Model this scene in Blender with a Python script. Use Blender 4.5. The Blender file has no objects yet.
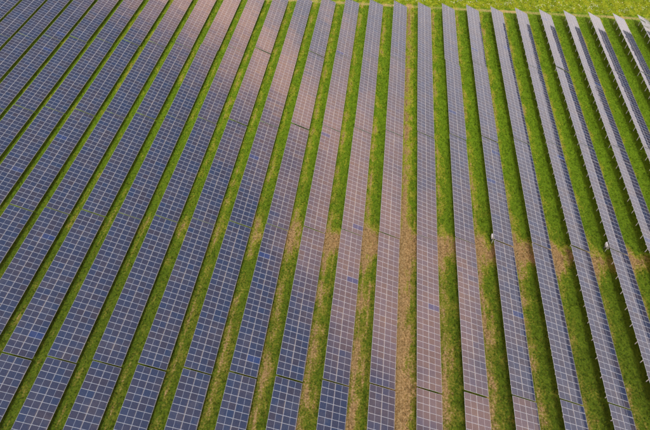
import bpy, math, random
import numpy as np
from mathutils import Matrix, Vector

random.seed(7)
rng = np.random.default_rng(11)
scene = bpy.context.scene
col = scene.collection

# ------------------------------------------------------------------ camera
CAM = np.array([-11.475, -143.17, 75.219])
PITCH, YAW, ROLL = 0.8756, -0.0926, 0.0331
FPX = 510.68                                   # focal length for a 650 px wide frame
def cam_axes():
    cp, sp, cy, sy = math.cos(PITCH), math.sin(PITCH), math.cos(YAW), math.sin(YAW)
    f = np.array([sy * cp, cy * cp, -sp]); r = np.array([cy, -sy, 0.0]); u = np.cross(r, f)
    c, s = math.cos(ROLL), math.sin(ROLL)
    return c * r + s * u, -s * r + c * u, f
AX_R, AX_U, AX_F = cam_axes()
cam_data = bpy.data.cameras.new('camera')
cam_data.sensor_width = 36.0
cam_data.lens = FPX * 36.0 / 650.0
cam_data.clip_start, cam_data.clip_end = 0.5, 8000.0
cam = bpy.data.objects.new('camera', cam_data)
col.objects.link(cam)
M = Matrix.Identity(4)
for i in range(3):
    M[i][0], M[i][1], M[i][2], M[i][3] = AX_R[i], AX_U[i], -AX_F[i], CAM[i]
cam.matrix_world = M
scene.camera = cam

def project(P):
    """which world points the photograph shows, in its 650 x 430 frame (used only to leave out what is out of view)"""
    d = np.asarray(P, float) - CAM
    z = np.maximum(d @ AX_F, 0.01)
    return 325 + FPX * (d @ AX_R) / z, 215 - FPX * (d @ AX_U) / z

# ------------------------------------------------------------------ node helper
class NT:
    def __init__(self, tree):
        self.t = tree; self.n = tree.nodes; self.l = tree.links
    def node(self, kind, **kw):
        nd = self.n.new(kind)
        for k, v in kw.items(): setattr(nd, k, v)
        return nd
    def put(self, sock, v):
        if isinstance(v, bpy.types.NodeSocket): self.l.new(v, sock)
        elif v is not None: sock.default_value = v
    def math(self, op, a, b=None, c=None, clamp=False):
        nd = self.node('ShaderNodeMath', operation=op, use_clamp=clamp)
        for i, v in enumerate((a, b, c)):
            if v is not None: self.put(nd.inputs[i], v)
        return nd.outputs[0]
    def smooth(self, v, lo, hi, a=0.0, b=1.0):
        nd = self.node('ShaderNodeMapRange', interpolation_type='SMOOTHSTEP')
        for s, x in zip(nd.inputs[:5], (v, lo, hi, a, b)): self.put(s, x)
        return nd.outputs[0]
    def noise(self, vec, scale, detail=4.0, rough=0.55, dist=0.0):
        nd = self.node('ShaderNodeTexNoise')
        self.put(nd.inputs['Vector'], vec)
        nd.inputs['Scale'].default_value = scale; nd.inputs['Detail'].default_value = detail
        nd.inputs['Roughness'].default_value = rough; nd.inputs['Distortion'].default_value = dist
        return nd.outputs['Fac']
    def mix(self, f, a, b, blend='MIX'):
        nd = self.node('ShaderNodeMix', data_type='RGBA', blend_type=blend)
        self.put(nd.inputs[0], f)
        for s, v in ((nd.inputs[6], a), (nd.inputs[7], b)):
            self.put(s, v if isinstance(v, bpy.types.NodeSocket) else (*v[:3], 1.0))
        return nd.outputs[2]
    def sep(self, v):
        nd = self.node('ShaderNodeSeparateXYZ'); self.put(nd.inputs[0], v); return nd.outputs
    def comb(self, x, y, z):
        nd = self.node('ShaderNodeCombineXYZ')
        for s, v in zip(nd.inputs, (x, y, z)): self.put(s, v)
        return nd.outputs[0]
    def gauss(self, v, c, w):
        a = self.math('DIVIDE', self.math('SUBTRACT', v, c), w)
        return self.math('EXPONENT', self.math('MULTIPLY', self.math('MULTIPLY', a, a), -1.0))

# ------------------------------------------------------------------ sky, sun, exposure
SUN_AZ, SUN_EL = math.radians(186.0), math.radians(58.0)     # azimuth clockwise from +Y
world = bpy.data.worlds.new('World'); scene.world = world; world.use_nodes = True
w = NT(world.node_tree); w.n.clear()
sky = w.node('ShaderNodeTexSky', sky_type='NISHITA', sun_disc=False)
sky.sun_elevation, sky.sun_rotation = SUN_EL, SUN_AZ
sky.air_density, sky.dust_density, sky.ozone_density = 1.0, 1.2, 1.0
direction = w.node('ShaderNodeTexCoord').outputs['Generated']
dx, dy, dz = w.sep(direction)[:3]
zz = w.math('ADD', w.math('MAXIMUM', dz, 0.0), 0.30)
plane = w.comb(w.math('DIVIDE', dx, zz), w.math('DIVIDE', dy, zz), 2.4)
deck = w.noise(plane, 1.3, 7.0, 0.55, 0.5)
puff = w.noise(plane, 4.5, 8.0, 0.6, 0.3)
# a bank of cloud stands all round up to a good third of the sky, ragged at its top; blue above it
ragged = w.math('ADD', w.math('MULTIPLY', w.math('SUBTRACT', deck, 0.5), 0.42), w.math('MULTIPLY', w.math('SUBTRACT', puff, 0.5), 0.16))
depth = w.math('ADD', w.math('SUBTRACT', 0.588, dz), ragged)
cover = w.smooth(depth, -0.06, 0.09)
core = w.smooth(depth, 0.04, 0.20)
cloud = w.mix(core, (25.0, 13.8, 8.2), (7.5, 6.6, 6.6))                    # thin warm lit tops, greyer bodies
veil = w.smooth(dz, 0.02, 0.34, 1.0, 0.0)
cloud = w.mix(veil, cloud, (9.3, 8.1, 7.6))                                   # paler towards the horizon
total = w.mix(cover, sky.outputs[0], cloud)
bg = w.node('ShaderNodeBackground'); bg.inputs['Strength'].default_value = 0.12
w.l.new(total, bg.inputs['Color'])
w.l.new(bg.outputs[0], w.node('ShaderNodeOutputWorld').inputs['Surface'])

sun_data = bpy.data.lights.new('sun', 'SUN')
sun_data.energy, sun_data.angle, sun_data.color = 1.5, math.radians(12.0), (1.0, 0.96, 0.89)
sun = bpy.data.objects.new('sun', sun_data); col.objects.link(sun)
to_sun = Vector((math.sin(SUN_AZ) * math.cos(SUN_EL), math.cos(SUN_AZ) * math.cos(SUN_EL), math.sin(SUN_EL)))
sun.rotation_euler = to_sun.to_track_quat('Z', 'Y').to_euler()
sun.location = (0, 0, 200)

scene.view_settings.view_transform = 'Standard'
scene.view_settings.look = 'None'
scene.view_settings.exposure = 0.9
scene.view_settings.gamma = 1.0
scene.view_settings.use_curve_mapping = False
scene.cycles.max_bounces = 5
scene.cycles.diffuse_bounces, scene.cycles.glossy_bounces = 2, 3
scene.cycles.caustics_reflective = scene.cycles.caustics_refractive = False
scene.cycles.adaptive_threshold = 0.02

# ------------------------------------------------------------------ plan of the field (metres)
PITCH_X = 6.868          # row spacing
TILT = 0.388             # 22.2 degrees, high edge on the -x side
SLOPE_W = 4.23           # two modules up the slope
LOW_Z = 0.80
T_LEN = 28.33            # table pitch along a row
GAP = 0.25
SHIFT = 0.2834           # each row ends a little farther out than its neighbour
NPAN = 27
P_STEP = (T_LEN - GAP) / NPAN
P_W, P_L, P_T = P_STEP - 0.018, 2.105, 0.036

# ------------------------------------------------------------------ materials
def material(name):
    m = bpy.data.materials.new(name); m.use_nodes = True
    nt = NT(m.node_tree); b = nt.n['Principled BSDF']
    return m, nt, b

def simple(name, color, rough=0.5, metal=0.0, var=0.12, scale=3.0):
    m, nt, b = material(name)
    pos = nt.node('ShaderNodeNewGeometry').outputs['Position']
    f = nt.noise(pos, scale, 5.0)
    c = nt.mix(f, [x * (1 - var) for x in color], [min(1, x * (1 + var)) for x in color])
    nt.l.new(c, b.inputs['Base Color'])
    b.inputs['Roughness'].default_value = rough; b.inputs['Metallic'].default_value = metal
    return m

def glass_material(name, single):
    """dark silicon under glass; each half module its own tone of blue or violet. single: one object per module,
    else the tone comes from a per-face attribute"""
    m, nt, b = material(name)
    geo = nt.node('ShaderNodeNewGeometry')
    if single:
        oi = nt.node('ShaderNodeObjectInfo').outputs['Random']
        ox, oy, oz = nt.sep(nt.node('ShaderNodeTexCoord').outputs['Object'])[:3]
        half = nt.math('GREATER_THAN', ox, 0.0)
        lx, ly = ox, oy
    else:
        oi = nt.node('ShaderNodeAttribute', attribute_name='tone').outputs['Fac']
        half = nt.node('ShaderNodeAttribute', attribute_name='half').outputs['Fac']
        uv = nt.sep(nt.node('ShaderNodeAttribute', attribute_name='local').outputs['Vector'])
        lx, ly = uv[0], uv[1]
    wn = nt.node('ShaderNodeTexWhiteNoise', noise_dimensions='2D')
    nt.put(wn.inputs['Vector'], nt.comb(nt.math('MULTIPLY', oi, 913.7), nt.math('MULTIPLY', half, 7.3), 0.0))
    tone = nt.math('ADD', nt.math('MULTIPLY', wn.outputs['Value'], 0.65), nt.math('MULTIPLY', oi, 0.35))
    c = nt.mix(tone, (0.028, 0.028, 0.045), (0.017, 0.032, 0.074))
    odd = nt.math('GREATER_THAN', nt.math('FRACT', nt.math('MULTIPLY', oi, 61.3)), 0.994)
    c = nt.mix(nt.math('MULTIPLY', odd, 0.62), c, (0.018, 0.045, 0.145))
    nt.l.new(nt.math('SUBTRACT', 0.5, nt.math('MULTIPLY', odd, 0.22)), b.inputs['Specular IOR Level'])   # a different coating
    # print on the silicon: thin silver lines between the cells
    cx = nt.math('ABSOLUTE', nt.math('SUBTRACT', nt.math('FRACT', nt.math('DIVIDE', lx, 0.0835)), 0.5))
    cy = nt.math('ABSOLUTE', nt.math('SUBTRACT', nt.math('FRACT', nt.math('DIVIDE', ly, 0.16)), 0.5))
    line = nt.math('MAXIMUM', nt.math('GREATER_THAN', cx, 0.487), nt.math('GREATER_THAN', cy, 0.492))
    c = nt.mix(nt.math('MULTIPLY', line, 0.3), c, (0.45, 0.47, 0.52))
    dust = nt.noise(geo.outputs['Position'], 0.35, 6.0, 0.65)
    c = nt.mix(nt.smooth(dust, 0.45, 0.85, 0.0, 0.10), c, (0.30, 0.26, 0.20))
    silt = nt.math('MULTIPLY', nt.smooth(lx, 0.86, 1.03), nt.smooth(dust, 0.35, 0.7, 0.1, 0.55))      # dirt washed down to the low rim
    c = nt.mix(silt, c, (0.24, 0.20, 0.15))
    nt.l.new(c, b.inputs['Base Color'])
    nt.l.new(nt.smooth(dust, 0.3, 0.8, 0.03, 0.09), b.inputs['Roughness'])
    b.inputs['IOR'].default_value = 1.5
    return m

M_FRAME = simple('anodised_frame', (0.38, 0.44, 0.50), 0.35, 0.2)
M_STRIP = simple('white_backsheet_strip', (0.37, 0.43, 0.50), 0.12)
M_BACK = simple('shade_darkened_backsheet', (0.10, 0.10, 0.11), 0.6)  # backsheet colour darkened to put the shade under the tables into it
M_STEEL = simple('galvanised_steel', (0.70, 0.74, 0.75), 0.5, 0.1, 0.15, 6.0)
M_GLASS = glass_material('silicon_glass', True)
M_GLASS_J = glass_material('silicon_glass_far', False)
M_WHITE = simple('white_enamel', (0.46, 0.48, 0.49), 0.5)
M_GREY = simple('grey_cast_metal', (0.22, 0.23, 0.24), 0.5)
M_BLACK = simple('black_cable', (0.02, 0.02, 0.02), 0.5)

def ground_colour(nt, fine=None):
    """grass, dry grass and bare soil by place: worn cross lane, dry middle aisles, track and meadow at the far end"""
    pos = nt.node('ShaderNodeNewGeometry').outputs['Position']
    x, y, z = nt.sep(pos)[:3]
    flat = nt.comb(x, y, 0.0)
    long_ = nt.comb(x, nt.math('MULTIPLY', y, 0.45), 0.0)
    n1 = nt.noise(long_, 0.6, 4.0, 0.62)          # patches of a metre or two
    n2 = nt.noise(flat, 3.4, 3.0, 0.65)            # clumps
    n3 = nt.noise(flat, 0.06, 3.0, 0.5)            # broad drift
    n4 = nt.noise(flat, 11.0, 2.0, 0.7)
    a = nt.math('MULTIPLY', nt.math('FRACT', nt.math('ADD', nt.math('DIVIDE', x, PITCH_X), 50.0)), PITCH_X)
    # a: 0..3.9 under the table, 3.9..6.87 the open aisle
    open_ = nt.math('MULTIPLY', nt.smooth(a, 3.2, 4.0), nt.smooth(a, 4.7, 6.3, 1.0, 0.0))
    dry = nt.math('ADD', nt.math('MULTIPLY', nt.math('SUBTRACT', n1, 0.5), 2.6), nt.math('MULTIPLY', nt.math('SUBTRACT', n2, 0.5), 2.1))
    dry = nt.math('ADD', dry, nt.math('MULTIPLY', nt.math('SUBTRACT', n3, 0.5), 0.7))
    dry = nt.math('ADD', dry, nt.math('MULTIPLY', open_, nt.smooth(y, -95.0, -35.0, 0.55, 0.68)))
    wheel = nt.math('ADD', nt.gauss(a, 4.65, 0.20), nt.gauss(a, 5.95, 0.20))
    dry = nt.math('ADD', dry, nt.math('MULTIPLY', wheel, nt.smooth(n3, 0.35, 0.65, 0.05, 0.38)))
    middle = nt.math('MULTIPLY', nt.gauss(x, 1.0, 34.0), nt.smooth(y, -50.0, -115.0))
    dry = nt.math('ADD', dry, nt.math('MULTIPLY', middle, 0.62))
    dry = nt.math('ADD', dry, nt.math('MULTIPLY', nt.gauss(x, -1.5, 2.0), 0.50))
    lane_y = nt.math('SUBTRACT', y, nt.math('ADD', nt.math('MULTIPLY', x, SHIFT / PITCH_X), -3 * T_LEN - 0.8))
    lane = nt.math('MULTIPLY', nt.gauss(lane_y, 0.0, 3.3), nt.smooth(x, -42.0, -5.0, 0.25, 1.0))
    dry = nt.math('ADD', dry, nt.math('MULTIPLY', lane, 1.1))
    dry = nt.math('SUBTRACT', dry, nt.smooth(y, -90.0, -40.0, 0.0, -0.05))
    dry = nt.math('SUBTRACT', dry, nt.smooth(nt.math('ABSOLUTE', nt.math('ADD', x, 4.0)), 15.0, 55.0, 0.69, 0.97))
    near = nt.smooth(y, -45.0, -115.0)                # darker, more olive grass towards the near end
    lush = nt.mix(nt.smooth(n2, 0.3, 0.7), nt.mix(near, (0.070, 0.142, 0.003), (0.042, 0.078, 0.004)), nt.mix(near, (0.130, 0.225, 0.005), (0.090, 0.128, 0.006)))
    yell = nt.mix(nt.smooth(n4, 0.3, 0.7), nt.mix(near, (0.180, 0.240, 0.006), (0.110, 0.130, 0.008)), nt.mix(near, (0.290, 0.280, 0.022), (0.180, 0.158, 0.026)))
    straw = nt.mix(nt.smooth(n2, 0.35, 0.65), (0.185, 0.115, 0.042), (0.34, 0.235, 0.105))
    c = nt.mix(nt.smooth(dry, -0.25, 0.30), lush, yell)
    c = nt.mix(nt.smooth(dry, 0.22, 0.72), c, straw)
    # far end: track, then verge, then meadow
    e = nt.math('SUBTRACT', y, nt.math('ADD', nt.math('MULTIPLY', x, 0.052), 1.75))
    ew = nt.math('ADD', e, nt.math('MULTIPLY', nt.math('SUBTRACT', n1, 0.5), 1.4))
    track = nt.math('MULTIPLY', nt.smooth(ew, -1.1, -0.3), nt.smooth(ew, 0.3, 1.1, 1.0, 0.0))
    track = nt.math('MULTIPLY', track, nt.smooth(nt.math('ADD', n2, nt.math('MULTIPLY', nt.math('SUBTRACT', n3, 0.5), 0.8)), 0.36, 0.60, 0.1, 0.9))
    c = nt.mix(track, c, nt.mix(n4, (0.27, 0.21, 0.08), (0.40, 0.31, 0.15)))
    mead = nt.mix(nt.smooth(n1, 0.3, 0.7), (0.125, 0.200, 0.004), (0.240, 0.285, 0.010))
    c = nt.mix(nt.smooth(ew, 1.2, 2.0), c, mead)
    if fine is not None:
        c = nt.mix(1.0, c, fine, 'MULTIPLY')
    return c, n2, n4, track

m_ground, nt, b = material('grassy_ground')
gc, n2, n4, trk = ground_colour(nt)
nt.l.new(gc, b.inputs['Base Color'])
b.inputs['Roughness'].default_value = 0.95; b.inputs['Specular IOR Level'].default_value = 0.15
bump = nt.node('ShaderNodeBump'); bump.inputs['Strength'].default_value = 0.8; bump.inputs['Distance'].default_value = 0.15
nt.l.new(nt.math('ADD', n2, nt.math('MULTIPLY', n4, 0.6)), bump.inputs['Height'])
nt.l.new(bump.outputs[0], b.inputs['Normal'])

m_grass, nt, b = material('grass_blades')
tr = nt.node('ShaderNodeAttribute', attribute_name='shade').outputs['Fac']
gc, *_ = ground_colour(nt, nt.mix(tr, (0.46, 0.50, 0.46), (1.60, 1.54, 1.45)))
nt.l.new(gc, b.inputs['Base Color'])
b.inputs['Roughness'].default_value = 0.7; b.inputs['Specular IOR Level'].default_value = 0.2
trn = nt.node('ShaderNodeBsdfTranslucent'); nt.l.new(gc, trn.inputs['Color'])
ms = nt.node('ShaderNodeMixShader'); ms.inputs[0].default_value = 0.35
nt.l.new(b.outputs[0], ms.inputs[1]); nt.l.new(trn.outputs[0], ms.inputs[2])
nt.l.new(ms.outputs[0], nt.n['Material Output'].inputs['Surface'])
m_flower = simple('white_petals', (0.58, 0.61, 0.48), 0.7)

# ------------------------------------------------------------------ mesh helpers
class MB:
    def __init__(self): self.v, self.f, self.m = [], [], []
    def quad(self, pts, mat=0):
        i = len(self.v); self.v += [tuple(p) for p in pts]; self.f.append(tuple(range(i, i + len(pts)))); self.m.append(mat)
    def box(self, c, s, R=None, mat=0):
        c = Vector(c); R = R or Matrix.Identity(3); h = Vector(s) / 2; i = len(self.v)
        for sx in (-1, 1):
            for sy in (-1, 1):
                for sz in (-1, 1):
                    self.v.append(tuple(c + R @ Vector((sx * h.x, sy * h.y, sz * h.z))))
        for f in ((0, 1, 3, 2), (4, 6, 7, 5), (0, 4, 5, 1), (2, 3, 7, 6), (0, 2, 6, 4), (1, 5, 7, 3)):
            self.f.append(tuple(i + k for k in f)); self.m.append(mat)
    def bar(self, a, b, wx, wy, mat=0):
        a, b = Vector(a), Vector(b); d = b - a
        R = d.to_track_quat('Z', 'Y').to_matrix()
        self.box((a + b) / 2, (wx, wy, d.length), R, mat)
    def mesh(self, name, mats):
        me = bpy.data.meshes.new(name); me.from_pydata(self.v, [], self.f)
        for m in mats: me.materials.append(m)
        me.polygons.foreach_set('material_index', self.m); me.update()
        return me

def link(name, me, parent=None, mat=None):
    o = bpy.data.objects.new(name, me); col.objects.link(o)
    if parent is not None: o.parent = parent
    if mat is not None: o.matrix_local = mat
    return o

def tag(o, **kw):
    for k, v in kw.items(): o[k] = v
    return o

# ------------------------------------------------------------------ ground sheet, out to the horizon
def axis(lo, hi, step, far):
    inner = np.arange(lo, hi + step, step)
    out = np.geomspace(4.0, far, 14)
    return np.concatenate([lo - out[::-1], inner, hi + out])
gx, gy = axis(-135.0, 95.0, 0.9, 3000.0), axis(-150.0, 60.0, 0.9, 3000.0)
GX, GY = np.meshgrid(gx, gy)
def swell(x, y):
    return 0.045 * (np.sin(x * 0.83 + 1.3 * np.sin(y * 0.21)) * np.sin(y * 0.47 + 0.9 * np.sin(x * 0.31)))
GZ = swell(GX, GY) - 0.045
verts = np.stack([GX, GY, GZ], -1).reshape(-1, 3)
nx, ny = len(gx), len(gy)
ii = (np.arange(ny - 1)[:, None] * nx + np.arange(nx - 1)[None, :]).ravel()
quads = np.stack([ii, ii + 1, ii + nx + 1, ii + nx], -1)
me = bpy.data.meshes.new('ground'); me.from_pydata(verts.tolist(), [], quads.tolist())
me.materials.append(m_ground); me.polygons.foreach_set('use_smooth', [True] * len(quads)); me.update()
tag(link('ground', me), kind='structure', label='grassy ground with dry aisles and a worn track', category='ground')

# ------------------------------------------------------------------ the module
def module_geometry(mb, X, record=None):
    """X maps module coordinates (x up the slope towards the high edge is negative, y along the row) to the target space"""
    L, W, t, r, rec, s = P_L / 2, P_W / 2, P_T, 0.0185, 0.005, 0.012
    q = lambda pts, m: mb.quad([X @ Vector(p) for p in pts], m)
    o = [(-L, -W), (L, -W), (L, W), (-L, W)]
    n = [(-L + r, -W + r), (L - r, -W + r), (L - r, W - r), (-L + r, W - r)]
    for k in range(4):
        a, b_, c, d = o[k], o[(k + 1) % 4], n[(k + 1) % 4], n[k]
        q([(*a, 0), (*b_, 0), (*c, 0), (*d, 0)], 0)                       # frame lip
        q([(*d, 0), (*c, 0), (*c, -rec), (*d, -rec)], 0)                  # lip down to the glass
        q([(*b_, 0), (*a, 0), (*a, -t), (*b_, -t)], 0)                    # side
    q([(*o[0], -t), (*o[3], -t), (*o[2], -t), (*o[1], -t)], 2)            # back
    x0, x1, w = -L + r, L - r, W - r
    for xa, xb, m in ((x0, -s, 1), (-s, s, 3), (s, x1, 1)):
        q([(xa, -w, -rec), (xb, -w, -rec), (xb, w, -rec), (xa, w, -rec)], m)
        
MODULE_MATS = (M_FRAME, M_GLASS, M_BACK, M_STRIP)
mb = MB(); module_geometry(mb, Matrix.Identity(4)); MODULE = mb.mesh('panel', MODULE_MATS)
N_FACES = len(mb.f)

def module_matrices(tilt, rs):
    """the 54 modules of one table, in the table's own space (origin on the ground under its middle)"""
    cw = SLOPE_W * math.cos(TILT)
    sag = rs.normal(0, 0.006, 2)
    out = []
    base = Matrix.Translation((0, 0, LOW_Z + SLOPE_W * math.sin(TILT) / 2)) @ Matrix.Rotation(tilt, 4, 'Y')
    for j in range(NPAN):
        y = (j - (NPAN - 1) / 2) * P_STEP
        for k in (-1, 1):
            wob = Matrix.Rotation(rs.normal(0, 0.0034), 4, 'X') @ Matrix.Rotation(rs.normal(0, 0.0034), 4, 'Y')
            lift = 0.006 * math.sin(j * 0.7 + sag[0] * 400) + rs.normal(0, 0.0015)
            out.append(base @ Matrix.Translation((k * (P_L + 0.020) / 2, y, lift)) @ wob)
    return out

def joined_modules(mats, rs):
    mb = MB()
    for m in mats: module_geometry(mb, m)
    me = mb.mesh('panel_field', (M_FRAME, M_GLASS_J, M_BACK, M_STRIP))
    n = len(mats)
    tone = np.repeat(rs.random(n), N_FACES)
    idx = np.tile(np.arange(N_FACES), n)
    a = me.attributes.new('tone', 'FLOAT', 'FACE'); a.data.foreach_set('value', tone.astype(np.float32))
    h = me.attributes.new('half', 'FLOAT', 'FACE'); h.data.foreach_set('value', (idx == N_FACES - 1).astype(np.float32))
    mb1 = MB(); module_geometry(mb1, Matrix.Identity(4))
    loc = np.tile(np.array(mb1.v, np.float32), (n, 1))
    lo = me.attributes.new('local', 'FLOAT_VECTOR', 'POINT'); lo.data.foreach_set('vector', loc.ravel())
    return me

# ------------------------------------------------------------------ the steel under a table
CW, SW = SLOPE_W * math.cos(TILT), SLOPE_W * math.sin(TILT)
def plane_z(x): return LOW_Z + SW / 2 - x * math.tan(TILT)           # underside line of the modules at table x (low edge at +x)
X_REAR, X_FRONT = -CW / 2 + 0.95, CW / 2 - 0.85
N_POST = 9
POST_Y = [(k - (N_POST - 1) / 2) * 3 * P_STEP for k in range(N_POST)]
def post_shape(mb, x, top, y=0.0):
    # C section: web and two flanges
    z0 = -0.35
    mb.box((x, y, (top + z0) / 2), (0.012, 0.10, top - z0)); mb.box((x + 0.035, y - 0.055, (top + z0) / 2), (0.07, 0.010, top - z0))
    mb.box((x + 0.035, y + 0.055, (top + z0) / 2), (0.07, 0.010, top - z0))
def rafter_shape(mb, y):
    a, b_ = -CW / 2 + 0.05, CW / 2 - 0.25
    mb.bar((a, y, plane_z(a) - 0.245), (b_, y, plane_z(b_) - 0.245), 0.06, 0.11)
def brace_shape(mb, y):
    mb.bar((X_REAR + 0.04, y + 0.07, 0.75), (0.45, y + 0.07, plane_z(0.45) - 0.245), 0.04, 0.04)
def purlin_shape(mb, x):
    mb.box((x, 0, plane_z(x) - 0.145), (0.055, T_LEN - GAP - 0.25, 0.085), Matrix.Rotation(TILT, 3, 'Y'))
PURLIN_X = (-1.62, -0.42, 0.42, 1.62)
def mesh_of(name, *calls):
    mb = MB()
    for fn, args in calls: fn(mb, *args)
    return mb.mesh(name, (M_STEEL,))
POST_REAR = mesh_of('post', (post_shape, (X_REAR, plane_z(X_REAR) - 0.25)))
POST_FRONT = mesh_of('post', (post_shape, (X_FRONT, plane_z(X_FRONT) - 0.25)))
RAFTER = mesh_of('rafter', (rafter_shape, (0,)), (brace_shape, (0,)))
PURLINS = [mesh_of('purlin', (purlin_shape, (x,))) for x in PURLIN_X]
FRAME_ALL = mesh_of('support_frame', *[(post_shape, (X_REAR, plane_z(X_REAR) - 0.25, y)) for y in POST_Y],
                    *[(post_shape, (X_FRONT, plane_z(X_FRONT) - 0.25, y)) for y in POST_Y],
                    *[(rafter_shape, (y,)) for y in POST_Y], *[(brace_shape, (y,)) for y in POST_Y],
                    *[(purlin_shape, (x,)) for x in PURLIN_X])

# ------------------------------------------------------------------ tables in rows
ORD = ['', 'first', 'second', 'third', 'fourth', 'fifth', 'sixth', 'seventh', 'eighth', 'ninth', 'tenth', 'eleventh', 'twelfth',
       'thirteenth', 'fourteenth', 'fifteenth', 'sixteenth', 'seventeenth', 'eighteenth', 'nineteenth', 'twentieth']
BAND = ['topmost band', 'second band down', 'third band down', 'fourth band down', 'lowest band']
def row_words(i):
    if i == 0: return 'row running straight up the picture'
    return '%s row %s of the upright row' % (ORD[abs(i)], 'left' if i < 0 else 'right')
def table_frame(i, k):
    x = i * PITCH_X + CW / 2
    y1 = -k * T_LEN + i * SHIFT
    y0 = y1 - (T_LEN - GAP)
    return x, (y0 + y1) / 2, y0, y1
def in_view(i, k, pad=0.0):
    x, ym, y0, y1 = table_frame(i, k)
    s = np.linspace(0, 1, 60)
    P = np.concatenate([np.stack([np.full(60, x + sx * CW / 2), y0 + (y1 - y0) * s, np.full(60, LOW_Z if sx > 0 else LOW_Z + SW)], -1) for sx in (-1, 1)])
    u, v = project(P)
    return bool(np.any((u > -pad) & (u < 650 + pad) & (v > -pad) & (v < 430 + pad)))
seen = {(i, k) for i in range(-21, 13) for k in range(-2, 6) if in_view(i, k) and k >= 0}
last = {k: max(i for i, kk in seen if kk == k) for k in {kk for _, kk in seen}}
extra = {(i + 1, k) for k, i in last.items()} | {(last[k] + 1, k - 1) for k in last if k > 0}
extra -= seen

def build_table(i, k, shown):
    rs = np.random.default_rng(1000 + 50 * (i + 30) + k)
    x, ym, y0, y1 = table_frame(i, k)
    root = bpy.data.objects.new('solar_table', None); col.objects.link(root)
    root.empty_display_size = 0.5
    root.location = (x + rs.normal(0, 0.03), ym, rs.normal(0, 0.035))
    root.rotation_euler = (rs.normal(0, 0.0022), 0, rs.normal(0, 0.0012))
    look = 'dark blue' if i <= -5 else ('blue and rose' if i <= 0 else 'grey-mauve')
    if shown: lab = '%s solar table, %s, %s' % (look, BAND[k], row_words(i))
    else: lab = 'solar table %s, %s, beyond the picture edge' % (row_words(i), BAND[k])
    tag(root, label=lab, category='solar table', group='solar tables standing in long parallel rows')
    mats = module_matrices(TILT + float(np.clip(rs.normal(0, 0.0065), -0.013, 0.013)), rs)
    if k >= 2 and shown:
        for m in mats: link('panel', MODULE, root, m)
    else:
        tag(link('panel_field', joined_modules(mats, rs), root), kind='stuff')
    if i >= 1 and shown:
        for y in POST_Y:
            link('post', POST_REAR, root, Matrix.Translation((0, y, 0)))
            link('post', POST_FRONT, root, Matrix.Translation((0, y, 0)))
            link('rafter', RAFTER, root, Matrix.Translation((0, y, 0)))
        for p in PURLINS: link('purlin', p, root)
    else:
        link('support_frame', FRAME_ALL, root)
for i, k in sorted(seen): build_table(i, k, True)
for i, k in sorted(extra): build_table(i, k, False)
print('tables', len(seen), 'extra', len(extra))

# ------------------------------------------------------------------ string inverters at the high edge beside the cross lane
def inverter(i, label):
    x = i * PITCH_X; y = -3 * T_LEN + i * SHIFT + GAP + 1.25
    root = bpy.data.objects.new('inverter', None); col.objects.link(root); root.location = (x + 0.02, y, 0)
    tag(root, label=label, category='inverter', group='white inverters hung behind the tables')
    mb = MB(); mb.box((0.04, 0, 1.66), (0.26, 0.80, 0.50)); mb.box((-0.10, 0, 1.68), (0.03, 0.70, 0.38))
    o = link('housing', mb.mesh('housing', (M_WHITE,)), root)
    bv = o.modifiers.new('bevel', 'BEVEL'); bv.width = 0.012; bv.segments = 2
    mb = MB(); mb.box((0.04, 0, 1.29), (0.22, 0.74, 0.22)); link('terminal_box', mb.mesh('terminal_box', (M_GREY,)), root)
    mb = MB()
    for q in range(9): mb.box((0.205, -0.36 + q * 0.09, 1.66), (0.07, 0.012, 0.44))
    link('heat_sink', mb.mesh('heat_sink', (M_GREY,)), root)
    for s in (-1, 1):
        mb = MB(); mb.box((0.27, s * 0.40, 0.75), (0.06, 0.06, 2.2)); link('leg', mb.mesh('leg', (M_STEEL,)), root)
    mb = MB()
    for q in range(5): mb.bar((0.04, -0.3 + q * 0.15, 1.2), (0.10, -0.2 + q * 0.1, -0.1), 0.035, 0.035)
    link('cable', mb.mesh('cable', (M_BLACK,)), root)
inverter(5, 'white inverter box standing out from a mauve table edge at the brown cross lane')
inverter(2, 'small white inverter mostly hidden behind the edge of a grey table')

# ------------------------------------------------------------------ grass tufts
def visible_ground(n, xr, yr, pad=12):
    x = rng.uniform(*xr, n); y = rng.uniform(*yr, n)
    u, v = project(np.stack([x, y, np.zeros(n)], -1))
    ok = (u > -pad) & (u < 650 + pad) & (v > -pad) & (v < 430 + pad)
    return x[ok], y[ok]

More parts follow.
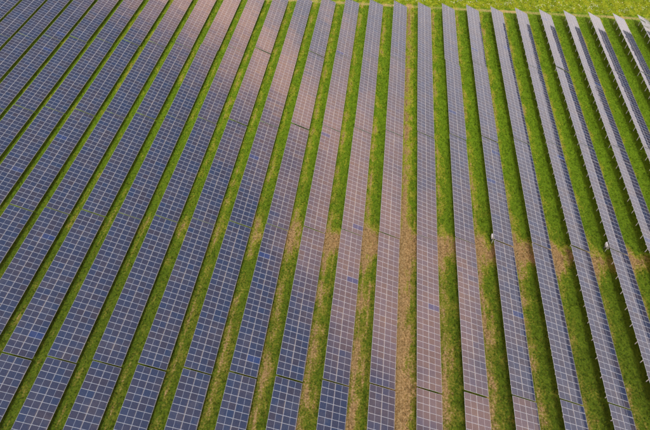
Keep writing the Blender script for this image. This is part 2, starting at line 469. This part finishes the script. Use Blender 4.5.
def tufts(name, x, y, height, width, blades, rs):
    n = len(x)
    ang = rs.uniform(0, 2 * math.pi, (n, blades)); lean = rs.uniform(0.25, 1.25, (n, blades))
    ln = height[:, None] * rs.uniform(0.7, 1.3, (n, blades)); wd = width[:, None] * rs.uniform(0.7, 1.3, (n, blades))
    base = np.stack([x, y, swell(x, y) - 0.05], -1)[:, None, :] + np.concatenate([rs.normal(0, 0.07, (n, blades, 2)), np.zeros((n, blades, 1))], -1)
    out = np.stack([np.cos(ang), np.sin(ang), np.zeros_like(ang)], -1); side = np.stack([-np.sin(ang), np.cos(ang), np.zeros_like(ang)], -1)
    tip = base + ln[..., None] * (out * np.sin(lean)[..., None] + np.array([0, 0, 1.0]) * np.cos(lean)[..., None])
    mid = base + 0.55 * ln[..., None] * (out * 0.55 * np.sin(lean)[..., None] + np.array([0, 0, 1.15]) * np.cos(lean * 0.6)[..., None])
    h = side * (wd / 2)[..., None]
    V = np.stack([base - 0.6 * h, base + 0.6 * h, mid + h, mid - h, tip], 2).reshape(-1, 3)
    nb = n * blades; o = np.arange(nb)[:, None] * 5
    tri = np.concatenate([o + np.array([[0, 1, 2]]), o + np.array([[0, 2, 3]]), o + np.array([[3, 2, 4]])], 1).reshape(-1, 3)
    me = bpy.data.meshes.new(name)
    me.vertices.add(len(V)); me.vertices.foreach_set('co', V.astype(np.float32).ravel())
    me.loops.add(tri.size); me.loops.foreach_set('vertex_index', tri.astype(np.int32).ravel())
    me.polygons.add(len(tri)); me.polygons.foreach_set('loop_start', np.arange(0, tri.size, 3, dtype=np.int32))
    me.update(calc_edges=True)
    bx, by = x[:, None], y[:, None]
    clump = 0.5 + 0.5 * np.sin(bx * 8.3 + 2.2 * np.sin(by * 3.1)) * np.sin(by * 6.7 + 2.0 * np.sin(bx * 2.9 + 1.0))
    sh = np.repeat(np.clip(0.15 + 0.7 * clump + rs.normal(0.0, 0.2, (n, 1)) + rs.normal(0, 0.12, (n, blades)), 0, 1).ravel(), 5)
    a = me.attributes.new('shade', 'FLOAT', 'POINT'); a.data.foreach_set('value', sh.astype(np.float32))
    return me

x, y = visible_ground(330000, (-122, 74), (-128, 20))
ax = np.mod(x, PITCH_X)
end = y - (0.052 * x + 1.75)
keep = ((ax > 3.2) | (ax < 1.4) | (end > -1.0)) & ~((np.abs(end) < 0.9) & (rng.random(len(x)) < 0.8))
x, y, ax, end = x[keep], y[keep], ax[keep], end[keep]
hgt = rng.uniform(0.12, 0.24, len(x)) * np.where(rng.random(len(x)) < 0.12, 1.7, 1.0) * np.where(ax > 5.4, 1.25, 1.0) * np.where((ax > 6.3) | (ax < 0.5) | ((ax > 3.5) & (ax < 4.15)), 1.45, 1.0) * np.where(end > 1.5, 1.3, 1.0)
me = tufts('grass', x, y, hgt, rng.uniform(0.03, 0.065, len(x)), 4, rng)
me.materials.append(m_grass)
tag(link('grass', me), kind='stuff', label='green and straw coloured grass growing in the aisles', category='grass')
print('grass tris', len(me.polygons))

# ------------------------------------------------------------------ white flowers in the verge
x = rng.uniform(-35, 74, 9000); e = rng.gamma(2.2, 1.6, 9000) + 1.9
patch = np.sin(x * 0.9 + 2 * np.sin(e * 0.8)) * np.sin(x * 0.37 + 1.0) + 0.35 * np.sin(x * 2.3 + e)
k = rng.random(9000) < np.clip(0.02 + 0.42 * patch, 0.02, 0.6)
x, e = x[k], e[k]; y = 0.052 * x + 1.75 + e
n = len(x); r = rng.uniform(0.035, 0.10, n); z = rng.uniform(0.22, 0.5, n)
ang = np.arange(6) * math.pi / 3
ring = np.stack([np.cos(ang), np.sin(ang)], -1)
V = np.concatenate([np.stack([x, y, z + 0.03], -1)[:, None, :],
                    np.concatenate([np.stack([x, y], -1)[:, None, :] + ring[None] * r[:, None, None] * rng.uniform(0.7, 1.2, (n, 6, 1)),
                                    (z[:, None] + rng.normal(0, 0.03, (n, 6)))[..., None]], -1)], 1).reshape(-1, 3)
F = [(7 * q, 7 * q + 1 + s, 7 * q + 1 + (s + 1) % 6) for q in range(n) for s in range(6)]
me = bpy.data.meshes.new('wildflowers'); me.from_pydata(V.tolist(), [], F); me.materials.append(m_flower); me.update()
tag(link('wildflowers', me), kind='stuff', label='white flower heads in the verge beyond the track', category='flowers')
